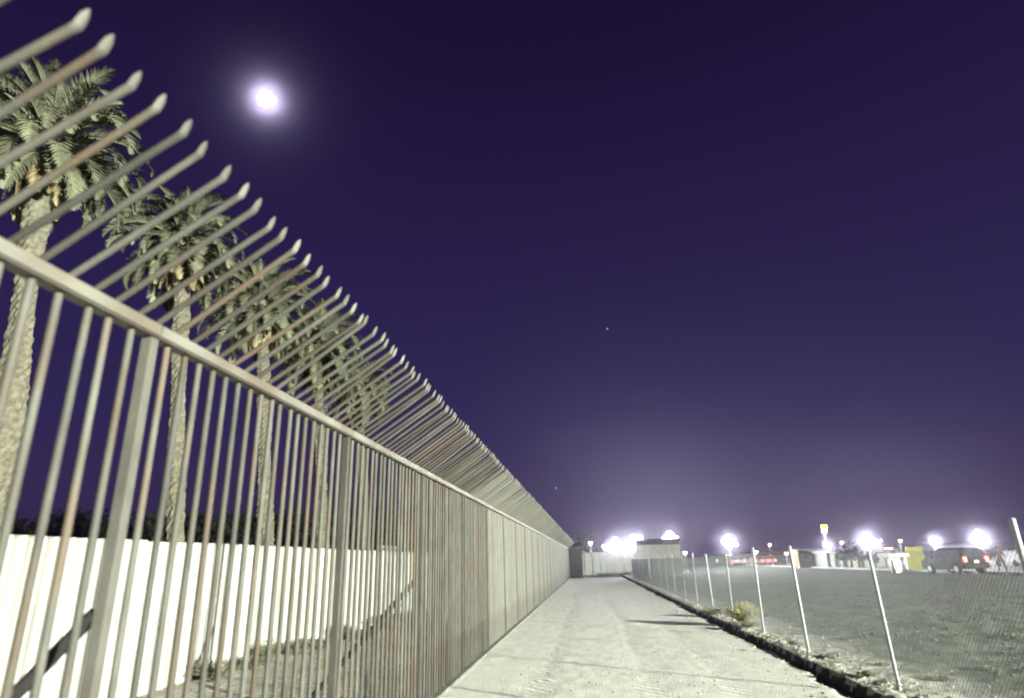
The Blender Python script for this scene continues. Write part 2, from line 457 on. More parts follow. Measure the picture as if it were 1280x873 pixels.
sh_a, sh_b = sheet(WH), sheet(WH + .17)
tall_y = [p.y for p in (Vector((0, 0, EYE)) + ray(q, 684) * (WX / ray(q, 684).x) for q in (476, 493))]
for k in range(64):
    y = -4 + k
    tall = tall_y[0] - .45 < y + .5 < tall_y[1] + .45
    obj('sheet_panel', sh_b if tall else sh_a, wall, (.004 * (k % 2), y, R.uniform(-.012, .012)), (0, R.gauss(0, .004), 0))
mb = MB()
for k in range(22): mb.box((-.09, -3.9 + 3 * k, 1.1), (.08, .08, 2.2))
for z in (.5, 1.75): mb.box((-.035, 28, z), (.03, 64, .08))
obj('backing_frame', mb.mesh('backing_frame', galv), wall)

# ------------------------------------------------------------------ wire mesh fence on the berm
CX_ = 3.95
link = thing('chain_link_fence', 'galvanised wire mesh fence with bare steel posts along the berm', 'fence', (CX_, 0, 0))
posts_y = [-.2, 3.1] + [6.62, 9.92, 13.62, 16.85, 20.2, 23.3, 26.6, 29.8, 33.1, 36.3, 39.6, 42.8, 46.1, 49.3, 52.5, 55.8, 59, 62.3, 65.5]
mb = MB(); mb.tube([(0, 0, -.2), (0, 0, 1.84)], .027, 10); mb.tube([(0, 0, 1.84), (0, 0, 1.862), (0, 0, 1.872)], [.031, .029, .008], 10); lpost = mb.mesh('post', galv, True)
mb = MB(); mb.tube([(0, 0, -.2), (0, 0, 1.80)], .024, 8); lpost2 = mb.mesh('post', galv, True)
for i, y in enumerate(posts_y):
    obj('post', lpost if i % 3 else lpost2, link, (0, y, ground_z(CX_, y)), (R.gauss(0, .008), R.gauss(0, .010), 0), (1, 1, 1.07 if i == 2 else R.uniform(.97, 1.03)))
ms = .064; zb, zt = BERM + .05, BERM + 1.72
for i in range(len(posts_y) - 1):                    # one bay of woven mesh between each pair of posts
    y0, y1 = posts_y[i], posts_y[i + 1]; mb = MB(); wr = .0023 if y0 < 20 else .0027
    hgt = zt - zb
    nw = int((y1 - y0) / ms)
    for sgn in (1, -1):
        for k in range(-int(hgt / ms) - 1, nw + int(hgt / ms) + 2):
            a = y0 + k * ms; lo_, hi_ = 0, hgt       # wire y = a + sgn * z
            if sgn > 0: lo_, hi_ = max(0, y0 - a), min(hgt, y1 - a)
            else: lo_, hi_ = max(0, a - y1), min(hgt, a - y0)
            if hi_ - lo_ < .02: continue
            o_ = .003 * sgn
            mb.tube([(o_, a + sgn * lo_, zb + lo_), (o_, a + sgn * hi_, zb + hi_)], wr, 3, False)
    for z in (zb, (zb + zt) / 2, zt): mb.tube([(-.006, y0, z), (-.006, y1, z)], .0022, 4, False)
    obj('wire_mesh', mb.mesh('wire_mesh', wire), link, kind='stuff')

# ------------------------------------------------------------------ palms beyond the wall


def frond_mesh(name, el, length, mtl, droop, nl=58, wide=.42, dead=False):
    mb = MB(); pts = []; p = Vector((0, 0, 0)); a = el; st = length / 9
    for i in range(10):
        pts.append(p.copy()); p = p + Vector((math.cos(a), 0, math.sin(a))) * st; a -= droop / 9 * (1 + .12 * i)
        a = max(a, rad(-88))
    mb.tube(pts, [.03 - .0026 * i for i in range(10)], 4)
    rr = random.Random(int(el * 100) + 5)
    for k in range(nl):
        t = .14 + .85 * k / nl; q = t * 9; i = min(int(q), 8); b_ = pts[i].lerp(pts[i + 1], q - i)
        tg = (pts[i + 1] - pts[i]).normalized(); up = Vector((0, 1, 0)).cross(tg) * -1
        ll = wide * (math.sin(math.pi * min(1, .22 + .8 * t)) ** .6 + .1) * rr.uniform(.8, 1.15)
        for sd_ in (-1, 1):
            dr = (tg * rr.uniform(.75, 1.05) + Vector((0, sd_, 0)) * rr.uniform(.7, .95) + up * rr.uniform(.15, .5) * (-.6 if dead else 1)).normalized()
            wv = tg.cross(dr).cross(dr).normalized() * (.019 if not dead else .016)
            m_ = b_ + dr * ll * .5; e = b_ + dr * ll + Vector((0, 0, -ll * .18))
            mb.add([b_ - wv * .6, b_ + wv * .6, m_ + wv, m_ - wv, e], [(0, 1, 2, 3), (3, 2, 4)])
    return mb.mesh(name, mtl)


FR = [frond_mesh('frond', rad(e), l, leaf, rad(d)) for e, l, d in ((78, 2.3, 60), (60, 2.6, 85), (40, 2.7, 95), (18, 2.6, 85), (-5, 2.4, 70), (-28, 2.2, 50))]
DF = [frond_mesh('dead_frond', rad(e), l, leaf_dry, rad(d), 34, .26, True) for e, l, d in ((-50, 1.5, 50), (-66, 1.3, 30))]


def palm(px, py_b, px_c, py_c, y, label, s, seed):
    rr = random.Random(seed)
    base = at_y(px, py_b, y); crown = at_y(px_c, py_c, y)
    x = base.x; H = crown.z
    t = thing('palm_tree', label, 'palm', (x, y, 0), 0, 'palms beyond the white wall'); t.rotation_euler = (0, math.atan2(crown.x - x, H), 0)
    mb = MB(); n_ = 16; rows = int(H / .11); vs_ = []
    for j in range(rows + 1):
        z = H * j / rows; r0 = (.25 + .10 * math.exp(-z / .5) + .03 * math.sin(z * 1.3 + seed) - .02 * z / H) * s
        for k in range(n_):
            q = 2 * math.pi * (k + .5 * (j % 2)) / n_
            r_ = r0 * (1 + (.10 if (j + k) % 2 else -.05) + rr.uniform(-.09, .09))
            vs_.append((r_ * math.cos(q) + .04 * math.sin(z * .5 + seed), r_ * math.sin(q), z + rr.uniform(-.04, .04)))
    fs = [(j * n_ + k, j * n_ + (k + 1) % n_, (j + 1) * n_ + (k + 1) % n_, (j + 1) * n_ + k) for j in range(rows) for k in range(n_)]
    fs.append(tuple(rows * n_ + k for k in range(n_)))
    mb.add(vs_, fs); obj('trunk', mb.mesh('trunk', bark), t)
    for k in range(72):
        lev = k / 71; i = min(5, int(lev * 6))
        q = k * 2.39996 + rr.uniform(-.2, .2); sc_ = s * rr.uniform(.85, 1.12)
        obj('frond', FR[i], t, (.1 * math.cos(q), .1 * math.sin(q), H - .1 - .55 * lev), (rr.gauss(0, .15), rr.gauss(0, .12), q), sc_)
    for k in range(20):
        q = k * 2.39996 + rr.random(); obj('dead_frond', DF[k % 2], t, (.2 * math.cos(q), .2 * math.sin(q), H - .65 - .25 * rr.random()), (rr.gauss(0, .1), rr.gauss(0, .12), q), s * rr.uniform(.8, 1.15))
    return t


palm(14, 640, 62, 165, 11.6, 'palm with the thickest trunk, outermost of the row behind the white wall', 1.0, 1)
palm(236, 660, 228, 292, 17.6, 'palm second from the thick-trunked palm in the row behind the wall', .94, 2)
palm(346, 660, 326, 375, 24.5, 'third palm along the row behind the white wall', 1.12, 3)
palm(412, 660, 396, 430, 32, 'fourth palm along the row behind the wall, mostly hidden by bars', 1.2, 4)
palm(462, 660, 448, 478, 40, 'fifth and farthest palm along the row behind the wall', 1.2, 5)

# dark trees far beyond the wall
mb = MB(); rr = random.Random(3)
for k in range(90):
    px = -60 + 640 * k / 90 + rr.uniform(-6, 6); y = rr.uniform(120, 150)
    c = at_y(px, 700, y); top = at_y(px, 640 + 14 * nz(px, 0, .02) + rr.uniform(-4, 12), y).z
    for q in range(90):
        a = rr.random() * 6.3; r_ = 3.4 * rr.random() ** .5; z = top * rr.random() ** .7
        p = Vector((c.x + r_ * math.cos(a), y + r_ * math.sin(a), z)); s_ = rr.uniform(.35, .9)
        d1 = Vector((rr.gauss(0, 1), rr.gauss(0, 1), rr.gauss(0, 1))).normalized() * s_; d2 = d1.orthogonal().normalized() * s_ * .7
        mb.add([p - d1, p + d2, p + d1, p - d2], [(0, 1, 2, 3)])
obj('distant_trees', mb.mesh('distant_trees', tree_dark), kind='stuff')

# ------------------------------------------------------------------ weeds and bushes


def tuft(name, label, cat, p, rx, h, n_, mtl, seed, group=None, droop=.25, leaves=0):
    rr = random.Random(seed); mb = MB(); lb = MB()
    for k in range(n_):
        a = rr.random() * 6.283; lean = rr.random() ** .7; hh = h * rr.uniform(.55, 1) * (1 - .35 * lean)
        b_ = Vector((math.cos(a), math.sin(a), 0)) * rx * .25 * rr.random(); tdir = Vector((math.cos(a), math.sin(a), 0)) * rx * lean
        pts = [b_, b_ + tdir * .45 + Vector((0, 0, hh * .6)), b_ + tdir * (.9 + droop * rr.random()) + Vector((rr.gauss(0, .02), rr.gauss(0, .02), hh * (1 - .3 * droop)))]
        mb.tube(pts, [.005, .004, .0015], 3, False)
        for j in range(leaves):
            t_ = rr.uniform(.3, 1); c_ = (pts[0].lerp(pts[1], t_ * 2) if t_ < .5 else pts[1].lerp(pts[2], t_ * 2 - 1)) + Vector((rr.gauss(0, .02), rr.gauss(0, .02), rr.gauss(0, .015)))
            d1 = Vector((rr.gauss(0, 1), rr.gauss(0, 1), rr.gauss(0, .7))).normalized() * rr.uniform(.015, .04); d2 = d1.orthogonal().normalized() * .010
            lb.add([c_ - d1, c_ + d2, c_ + d1, c_ - d2], [(0, 1, 2, 3)])
    t = thing(name, label, cat, (p.x, p.y, ground_z(p.x, p.y)), 0, group)
    obj('stems', mb.mesh('stems', mtl), t)
    if leaves: obj('leaves', lb.mesh('leaves', mtl), t)
    return t


tuft('straw_bush', 'round pale straw-yellow bush at the foot of the wire mesh fence', 'bush', Vector((4.02, 19.0, 0)), .46, .68, 750, dry_grass, 1, leaves=3)
tuft('dry_weed', 'low greenish weed clump on the berm past the straw-yellow bush', 'weed', Vector((3.72, 22.2, 0)), .40, .27, 130, green_weed, 2, leaves=5)
tuft('dry_weed', 'flat weed patch just in front of the straw-yellow bush on the scarp', 'weed', Vector((3.80, 18.2, 0)), .34, .16, 90, green_weed, 3, leaves=5)
for k, (px, py) in enumerate(((1085, 846), (1040, 822), (992, 806), (1170, 850), (1235, 838), (1270, 800), (1200, 795), (1105, 832))):
    p = gp(px, py, BERM)
    tuft('dry_weed', 'small sprawling weed rooted in soil by the wire mesh fence', 'weed', p, R.uniform(.12, .22), R.uniform(.06, .13), 40, green_weed, 20 + k, 'small weeds by the wire mesh fence', .4, 5)
for k, (px, py) in enumerate(((300, 838), (332, 830), (362, 818), (398, 812), (425, 800), (458, 800), (478, 786), (505, 776), (262, 852), (520, 790))):
    p = gp(px, py, 0); p.x = max(p.x, WX + .5)
    tuft('wall_weed', 'scruffy grey weed growing along the foot of the white wall', 'weed', p, R.uniform(.3, .5), R.uniform(.3, .62), 110, green_weed, 40 + k, 'weeds at the foot of the white wall', .3, 6)

# ------------------------------------------------------------------ far end of the path
fw_y = 86.0
x0, x1 = at_y(722, 700, fw_y).x, at_y(812, 700, fw_y).x
fw = thing('panel_wall', 'pale panel wall closing the view past the end of the path', 'wall', (x0, fw_y, 0))
npan = 9; pw = (x1 - x0) / npan
panel_m = mat('far_panel_paint', (.16, .165, .15), (.22, .225, .205), rough=.8, scale=2, rnd=.18)
mb = MB(); mb.box((pw / 2, 0, 1.35), (pw - .05, .06, 2.7)); pan_me = mb.mesh('panel', panel_m)
mb = MB(); mb.box((0, 0, 1.42), (.14, .14, 2.84)); pst = mb.mesh('post', galv)
for k in range(npan): obj('panel', pan_me, fw, (k * pw, .02 * (k % 2), 0), (0, 0, R.gauss(0, .02)))
for k in range(npan + 1): obj('post', pst, fw, (k * pw, -.12, 0))
for k in range(9):
    px = 752 + 6 * k + R.uniform(-2, 2)
    p = at_y(px, 716, 82)
    tuft('verge_weed', 'dark low weed in the verge below the pale panel wall', 'weed', Vector((p.x, 82 + R.uniform(-.5, .5), 0)), .6, .5, 90, green_weed, 70 + k, 'weeds below the pale panel wall', .3, 5)


def round_tree(label, p, h, rx, mtl, seed, n_=900, group=None, cat='tree'):
    rr = random.Random(seed); t = thing('leafy_tree', label, cat, (p.x, p.y, 0), 0, group)
    mb = MB(); mb.tube([(0, 0, 0), (.05, 0, h * .3), (0, .08, h * .62)], [.16, .12, .05], 7)
    for k in range(5):
        a = k * 1.26; mb.tube([(.02, 0, h * .36), (rx * .5 * math.cos(a), rx * .5 * math.sin(a), h * .66)], [.06, .02], 5)
    obj('trunk', mb.mesh('trunk', bark), t)
    lb = MB(); cl = [Vector((rr.gauss(0, .45) * rx, rr.gauss(0, .45) * rx, h * rr.uniform(.5, .9))) for _ in range(12)]
    for k in range(n_):
        c_ = rr.choice(cl) + Vector((rr.gauss(0, .24) * rx, rr.gauss(0, .24) * rx, rr.gauss(0, .08) * h)); s_ = rr.uniform(.09, .24)
        d1 = Vector((rr.gauss(0, 1), rr.gauss(0, 1), rr.gauss(0, 1))).normalized() * s_; d2 = d1.orthogonal().normalized() * s_ * .6
        lb.add([c_ - d1, c_ + d2, c_ + d1, c_ - d2], [(0, 1, 2, 3)])
    obj('crown', lb.mesh('crown', mtl), t); return t


round_tree('lit green tree rising behind the corner of the bar fence', at_y(731, 700, 128), 7.0, 2.0, tree_leaf, 5)

# ------------------------------------------------------------------ street parallel to the path, beyond the field
mb = MB(); mb.box((39, 150, BERM - .05), (21, 500, .20)); obj('street', mb.mesh('street', asphalt), kind='structure')
mb = MB(); mb.box((28.3, 150, BERM + .02), (.4, 500, .32)); obj('kerb', mb.mesh('kerb', concrete), kind='structure')
mb = MB(); mb.box((54, 150, BERM - .03), (9, 500, .28)); obj('pavement', mb.mesh('pavement', concrete), kind='structure')
SZ = BERM + .05
LAMP_W = emit('floodlight_lens', (.95, .98, 1.0), 60)
LAMP_O = emit('sodium_lens', (1.0, .55, .28), 14)
LAMP_R = emit('red_lens', (1.0, .10, .06), 9)
LAMP_S = emit('small_white_lens', (1.0, .9, .8), 14)
pole_m = mat('painted_pole', (.18, .18, .18), (.24, .24, .24), rough=.6, scale=5)
head_m = mat('lamp_housing', (.10, .10, .11), (.14, .14, .15), rough=.5, scale=9)


def flood(px, py, y, power, label, heads=2, size=.32, rows=1, spread=1.0, group='floodlight masts in the distance'):
    c = at_y(px, py, y)
    t = thing('floodlight_mast', label, 'floodlight', (c.x, c.y, 0), 0, group)
    h = c.z
    mb = MB(); mb.tube([(0, .12, 0), (0, .12, h - .1)], [.11, .07], 8); obj('pole', mb.mesh('pole', pole_m), t)
    w_ = spread * (heads - 1) / 2
    mb = MB(); mb.box((0, .12, h - .12), (w_ * 2 + .5, .09, .09)); obj('crossarm', mb.mesh('crossarm', pole_m), t)
    spots = [(-w_ + spread * k, 0) for k in range(heads)]
    if rows > 1:                                     # extra lamps round a hub widen the glare, one hub per pair of heads
        spots = []
        for q in range(heads - 1):
            for dx, dz in ((0, 0), (.86, 0), (-.86, 0), (0, .86), (0, -.86)): spots.append(((q - (heads - 2) / 2) * 2.6 + dx * size * 1.9, dz * size * 1.9 + .3 * q))
    for x, dz in spots:
        h = c.z + dz
        mb = MB(); mb.box((x, .06, h + .05), (size * 1.5, .16, size * 1.5)); hd = obj('lamp_head', mb.mesh('lamp_head', head_m), t)
        mb = MB(); mb.tube([(x, -.025, h + .05), (x, -.06, h + .05), (x, -.085, h + .05)], [size, size * .97, size * .6], 14); obj('lens', mb.mesh('lens', LAMP_W), hd)
    ld = bpy.data.lights.new('floodlight_beam', 'POINT'); ld.energy = power * 3.2; ld.shadow_soft_size = .5; ld.color = (.93, .97, 1)
    obj('floodlight_beam', ld, t, (0, -.9, c.z + .05))
    return t


flood(781, 684.5, 97, 34000, 'brightest cluster of floodlights glaring above the pale panel wall', 3, .5, 2, 1.2)
flood(800, 680, 104, 24000, 'floodlight cluster just beside the brightest glare above the panel wall', 2, .46, 2, 1.2)
flood(767, 685, 101, 9000, 'single floodlight on a shorter mast at the edge of the brightest glare', 1, .55)
flood(838, 676, 95, 24000, 'floodlight cluster just past the run of fence beyond the mesh', 2, .46, 2, 1.2)
flood(911, 678, 125, 16000, 'floodlight cluster between the mesh fence and the red lights', 2, .46, 2, 1.1)
flood(1084, 678, 105, 26000, 'large floodlight cluster above the bright shopfront', 2, .5, 2, 1.3)
flood(1167, 677, 120, 5500, 'small white floodlight above the yellow panel', 1, .6)
flood(1224, 674.5, 92, 8500, 'greenish white floodlight cluster behind the dark parked car', 2, .42, 2, 1.0)
flood(1033, 682, 118, 3500, 'small white floodlight over the brown booth', 1, .45)


def dot_lamp(px, py, y, m_, label, cat, r=.16, ground=True):
    c = at_y(px, py, y); t = thing('street_lamp', label, cat, (c.x, c.y, 0), 0, 'small lamps in the distance')
    mb = MB(); mb.tube([(0, .3, 0), (0, .3, c.z - .2), (0, 0, c.z + .12)], [.08, .06, .04], 6); obj('pole', mb.mesh('pole', pole_m), t)
    mb = MB(); mb.box((0, .0, c.z + .13), (r * 2.2, r * 3, .1)); obj('lamp_head', mb.mesh('lamp_head', head_m), t)
    mb = MB(); mb.tube([(0, -.02, c.z + .075), (0, -.02, c.z - .05), (0, -.02, c.z - r)], [r, r * .9, r * .3], 10); obj('lens', mb.mesh('lens', m_), t)


for px, py, y, m_, lb in ((921, 681, 130, LAMP_S, 'small white lamp beside the single bright floodlight'), (962, 681, 130, LAMP_O, 'orange street lamp over the red lights'),
                          (983, 692, 110, LAMP_O, 'large orange lamp low beside the brown booth'), (1052, 678, 130, LAMP_O, 'small orange lamp between brown booth and shopfront'),
                          (1100, 676, 125, LAMP_S, 'small white lamp by the large twin floodlight'), (1108, 686, 110, LAMP_O, 'orange lamp below the large twin floodlight'),
                          (1113, 686, 112, LAMP_O, 'orange lamp behind the white canopy'), (1125, 676, 118, LAMP_O, 'orange street lamp above the white canopy'), (945, 690, 118, LAMP_S, 'small white lamp near the row of red lights'),
                          (1102, 693, 96, LAMP_O, 'low orange lamp in front of the bright shopfront'), (856, 691, 100, LAMP_S, 'low white lamp at the end of the fence run'),
                          (755, 683, 92, LAMP_S, 'small white lamp beside the floodlight bank'), (738, 679, 90, LAMP_S, 'yellowish lamp at the corner of the bar fence')):
    dot_lamp(px, py, y, m_, lb, 'lamp', .28)


def box_thing(name, label, cat, px0, px1, py0, py1, dep, m_, group=None, zb=None):
    """upright box front spanning a pixel range, standing on the street level"""
    pb = gp((px0 + px1) / 2, py1, SZ); y = pb.y
    a = at_y(px0, py1, y); b_ = at_y(px1, py1, y); top = at_y((px0 + px1) / 2, py0, y).z
    return thing(name, label, cat, (a.x, y, 0), 0, group), b_.x - a.x, top, y


brown = mat('brown_cladding', (.10, .075, .05), (.15, .115, .075), rough=.8, scale=4)
cream = mat('cream_render', (.45, .44, .40), (.55, .54, .50), rough=.85, scale=2)
yellow = mat('yellow_paint', (.10, .095, .012), (.135, .125, .02), rough=.6, scale=3)
whitep = mat('white_paint', (.40, .40, .39), (.48, .48, .46), rough=.6, scale=3)
glass = mat('dark_glass', (.012, .014, .017), (.018, .02, .024), rough=.25, scale=2, spec=.1)
lit_win = emit('lit_window', (1.0, .93, .8), 1.6)
roofm = mat('grey_roof', (.14, .14, .15), (.2, .2, .2), rough=.8, scale=3)

# brown booth
t, w_, h_, y_ = box_thing('booth', 'brown clad booth with flat roof at the street edge', 'booth', 1000, 1038, 687, 709.5, 3, brown)
for k in range(9):
    mb = MB(); mb.box((w_ * (k + .5) / 9, 1.5, h_ / 2), (w_ / 9 - .03, 3, h_ - .12)); obj('cladding_board', mb.mesh('cladding_board', brown), t, (0, .01 * (k % 2), 0))
mb = MB(); mb.box((w_ / 2, 1.5, h_), (w_ + .4, 3.4, .14)); obj('roof', mb.mesh('roof', roofm), t)
mb = MB(); mb.box((w_ * .25, -.04, h_ * .6), (w_ * .28, .05, h_ * .32)); wd = obj('window', mb.mesh('window', cream), t)
mb = MB(); mb.box((w_ * .25, -.07, h_ * .6), (w_ * .24, .03, h_ * .27)); obj('pane', mb.mesh('pane', glass), wd)
mb = MB(); mb.box((w_ * .9, -.05, h_ * .45), (w_ * .16, .06, h_ * .8)); obj('door', mb.mesh('door', yellow), t)

# shopfront with lit bays
t, w_, h_, y_ = box_thing('shop_building', 'long low pale shop building with brightly lit bays', 'building', 1040, 1122, 690, 709, 6, cream)
mb = MB(); mb.box((w_ / 2, 4.2, h_ / 2), (w_, 6, h_)); obj('wall', mb.mesh('wall', cream), t)
mb = MB(); mb.box((w_ / 2, 3, h_ + .12), (w_ + .6, 8.4, .22)); obj('roof', mb.mesh('roof', roofm), t)
for k in range(6):
    x = w_ * (k + .5) / 6
    mb = MB(); mb.box((x, 1.17, h_ * .45), (w_ / 6 - .9, .06, h_ * .75)); wd = obj('window', mb.mesh('window', whitep), t)
    mb = MB()
    for q in (-1, 1): mb.box((x + q * (w_ / 24 - .2), 1.12, h_ * .45), (w_ / 12 - .55, .04, h_ * .68))
    obj('pane', mb.mesh('pane', lit_win if k in (1, 2, 4, 5) else glass), wd)
for k in range(7):
    mb = MB(); mb.box((w_ * k / 6, -.6, h_ / 2), (.35, .35, h_)); obj('pillar', mb.mesh('pillar', whitep), t)
# shrubs before the shop
for k, (px, hh) in enumerate(((1047, 2.2), (1053, 2.6), (1062, 2.9), (1066, 2.0), (1081, 1.8))):
    p = gp(px, 709.5, SZ); round_tree('dark clipped shrub standing before the lit shop bays', Vector((p.x, p.y - 3, 0)), hh, .6, tree_leaf, 90 + k, 260, 'shrubs before the shop bays', 'shrub')

# canopy kiosk, yellow cabinet, yellow panel
t, w_, h_, y_ = box_thing('kiosk', 'white kiosk with flat canopy beside the yellow panel', 'kiosk', 1115, 1137, 692, 714, 2, whitep)
mb = MB(); mb.box((w_ / 2, .8, h_ - .15), (w_ + .3, 2.2, .3)); obj('canopy', mb.mesh('canopy', whitep), t)
for k in range(2):
    mb = MB(); mb.box((.12 + k * (w_ - .24), .1, h_ / 2 - .15), (.14, .14, h_ - .3)); obj('leg', mb.mesh('leg', whitep), t)
mb = MB(); mb.box((w_ * .6, .9, h_ * .32), (w_ * .5, 1.0, h_ * .64)); obj('counter', mb.mesh('counter', whitep), t)
t, w_, h_, y_ = box_thing('barrier_cabinet', 'short bright yellow cabinet with dark side standing under the kiosk canopy', 'cabinet', 1120, 1128, 699, 715.5, 1, yellow)
mb = MB(); mb.box((w_ / 2, .3, h_ / 2), (w_, .5, h_)); obj('body', mb.mesh('body', emit('glowing_yellow_case', (.9, .85, .35), .55)), t)  # glow put into the case colour; the cabinet is no lamp
mb = MB(); mb.box((-.12, .3, h_ / 2), (.2, .52, h_ * .96)); obj('side_panel', mb.mesh('side_panel', glass), t)
mb = MB(); mb.box((w_ / 2, .3, h_ + .04), (w_ + .1, .6, .08)); obj('lid', mb.mesh('lid', whitep), t)
t, w_, h_, y_ = box_thing('yellow_sign_panel', 'tall plain yellow panel on two posts beside the dark parked car', 'panel', 1137, 1159, 684, 713, 1, yellow)
for k in range(4):
    mb = MB(); mb.box((w_ * (k + .5) / 4, 0, h_ * .54), (w_ / 4 - .02, .12, h_ * .92)); obj('board', mb.mesh('board', yellow), t, (0, .015 * (k % 2), 0))
for k in range(2):
    mb = MB(); mb.box((w_ * (.15 + .7 * k), .14, h_ * .48), (.12, .12, h_ * .96)); obj('post', mb.mesh('post', pole_m), t)

# pylon sign
c = at_y(1029.5, 656, 120); sc_ = depth(c) / FPX
t = thing('pylon_sign', 'yellow over white pylon sign high on a pole', 'sign', (c.x, c.y, 0))
mb = MB(); mb.tube([(0, .25, 0), (0, .25, c.z)], .16, 8); obj('pole', mb.mesh('pole', pole_m), t)
mb = MB(); mb.box((0, 0, c.z - 2.7 * sc_), (7 * sc_, .3, 4.6 * sc_)); obj('upper_box', mb.mesh('upper_box', emit('lit_yellow_sign', (.85, .62, .04), .62)), t)
mb = MB(); mb.box((-.1, .02, c.z - 7.8 * sc_), (6 * sc_, .26, 4.6 * sc_)); obj('lower_box', mb.mesh('lower_box', emit('lit_white_sign', (.6, .56, .62), .38)), t)

# far low buildings along the street
for k, (p0, p1, ptop, y, lb) in enumerate(((892, 940, 694, 140, 'far low grey building behind the single bright floodlight'), (940, 996, 690, 150, 'far grey building behind the row of red lights'),
                                           (1130, 1200, 681, 150, 'far dark block behind the yellow panel'), (1200, 1300, 679, 150, 'far dark block behind the parked car'))):
    a, b_ = at_y(p0, 695, y), at_y(p1, 695, y); h_ = at_y((p0 + p1) / 2, ptop, y).z; w_ = b_.x - a.x
    t = thing('far_building', lb, 'building', (a.x, y, 0), 0)
    mb = MB(); mb.box((w_ / 2, 5, h_ / 2), (w_, 10, h_)); obj('wall', mb.mesh('wall', roofm), t)
    mb = MB(); mb.box((w_ / 2, 5, h_ + .1), (w_ + .5, 10.5, .3)); obj('roof', mb.mesh('roof', brown), t)
    for q in range(7):
        mb = MB(); mb.box((w_ * (q + .5) / 7, -.03, h_ * .5), (w_ / 7 * .5, .08, h_ * .3)); wd = obj('window', mb.mesh('window', cream), t)
        mb = MB(); mb.box((w_ * (q + .5) / 7, -.09, h_ * .5), (w_ / 7 * .42, .05, h_ * .24)); obj('pane', mb.mesh('pane', lit_win if (q * 7 + k) % 5 == 0 else glass), wd)
# waiting cars' red lights far down the street: small cars seen from behind
black_paint = mat('dark_car_paint', (.006, .006, .007), (.009, .009, .010), rough=.35, scale=2, spec=.02)
grey_paint = mat('grey_car_paint', (.15, .15, .16), (.19, .19, .2), rough=.3, scale=2)
rubber = mat('tyre_rubber', (.012, .012, .012), (.02, .02, .02), rough=.9, scale=9)
rim_m = mat('alloy_rim', (.35, .35, .36), (.45, .45, .46), rough=.3, scale=9, metal=.7)
PLATE = mat('plate_white', (.7, .7, .7), (.75, .75, .75), rough=.5, scale=2)


def car(label, loc, rz, prof, wd, paint, group=None, taillight=LAMP_R, windows=True):
    """prof: side outline (y forward, z up) of body; car faces +y locally"""
    t = thing('parked_car', label, 'car', loc, rz, group)
    bm = bmesh.new(); half = wd / 2; L0 = []
    secs = (-1, -.94, -.6, 0, .6, .94, 1)
    ring = []
    for s_ in secs:
        r_ = []
        for (y, z) in prof:
            up = max(0, (z - 1.0) / 1.0); inset = 1 - .17 * up
            sh = .96 if abs(s_) == 1 else 1
            cy_, cz_ = 0, .95
            r_.append(bm.verts.new((s_ * half * inset, y * sh, cz_ + (z - cz_) * (.95 if abs(s_) == 1 else 1))))
        ring.append(r_)
    n_ = len(prof)
    for a, b_ in zip(ring, ring[1:]):
        for k in range(n_): bm.faces.new((a[k], b_[k], b_[(k + 1) % n_], a[(k + 1) % n_]))
    bm.faces.new(ring[0]); bm.faces.new(list(reversed(ring[-1])))
    bmesh.ops.recalc_face_normals(bm, faces=bm.faces)
    me = bpy.data.meshes.new('body'); bm.to_mesh(me); bm.free(); me.materials.append(paint)
    obj('body', me, t)
    return t


suv_prof = [(-2.35, .42), (-2.42, .62), (-2.40, 1.02), (-2.34, 1.12), (-2.20, 1.68), (-2.08, 1.80), (-1.2, 1.87), (.1, 1.85), (.45, 1.76), (1.15, 1.18), (2.05, 1.05), (2.36, .92), (2.42, .6), (2.35, .40),
            (1.95, .36), (1.82, .62), (1.45, .76), (1.08, .62), (.95, .34), (-1.0, .34), (-1.12, .62), (-1.5, .76), (-1.88, .62), (-2.02, .38)]
sp_ = gp(1219, 717, SZ); head = rad(8)
suv = car('black parked sport utility car with red tail lights lit', (27.0, 53.6, ground_z(27.0, 53.6) + .02), head, suv_prof, 1.92, black_paint)
# wheels
wm = MB(); wm.tube([(-.11, 0, 0), (-.09, 0, 0), (.09, 0, 0), (.11, 0, 0)], [.33, .37, .37, .33], 20); tyre_me = wm.mesh('tyre', rubber)
rm = MB(); rm.tube([(-.115, 0, 0), (.115, 0, 0)], .21, 16)
for k in range(5):
    a = k * 1.2566
    for sx_ in (-1, 1): rm.box((sx_ * .122, .11 * math.cos(a), .11 * math.sin(a)), (.02, .05, .2), Matrix.Rotation(a + math.pi / 2, 3, 'X'))
rim_me = rm.mesh('rim', rim_m)
for x in (-.84, .84):
    for y in (-1.5, 1.45):
        wh = obj('wheel', None, suv, (x, y, .37)); obj('tyre', tyre_me, wh); obj('rim', rim_me, wh)


def quad_part(name, pts, m_, th, parent):
    p = [Vector(q) for q in pts]; nn = (p[1] - p[0]).cross(p[2] - p[0]).normalized() * th
    mb = MB(); k = len(p); mb.add([q - nn * .5 for q in p] + [q + nn for q in p], [tuple(range(k - 1, -1, -1)), tuple(range(k, 2 * k))] + [(i, (i + 1) % k, k + (i + 1) % k, k + i) for i in range(k)])
    return obj(name, mb.mesh(name, m_), parent)


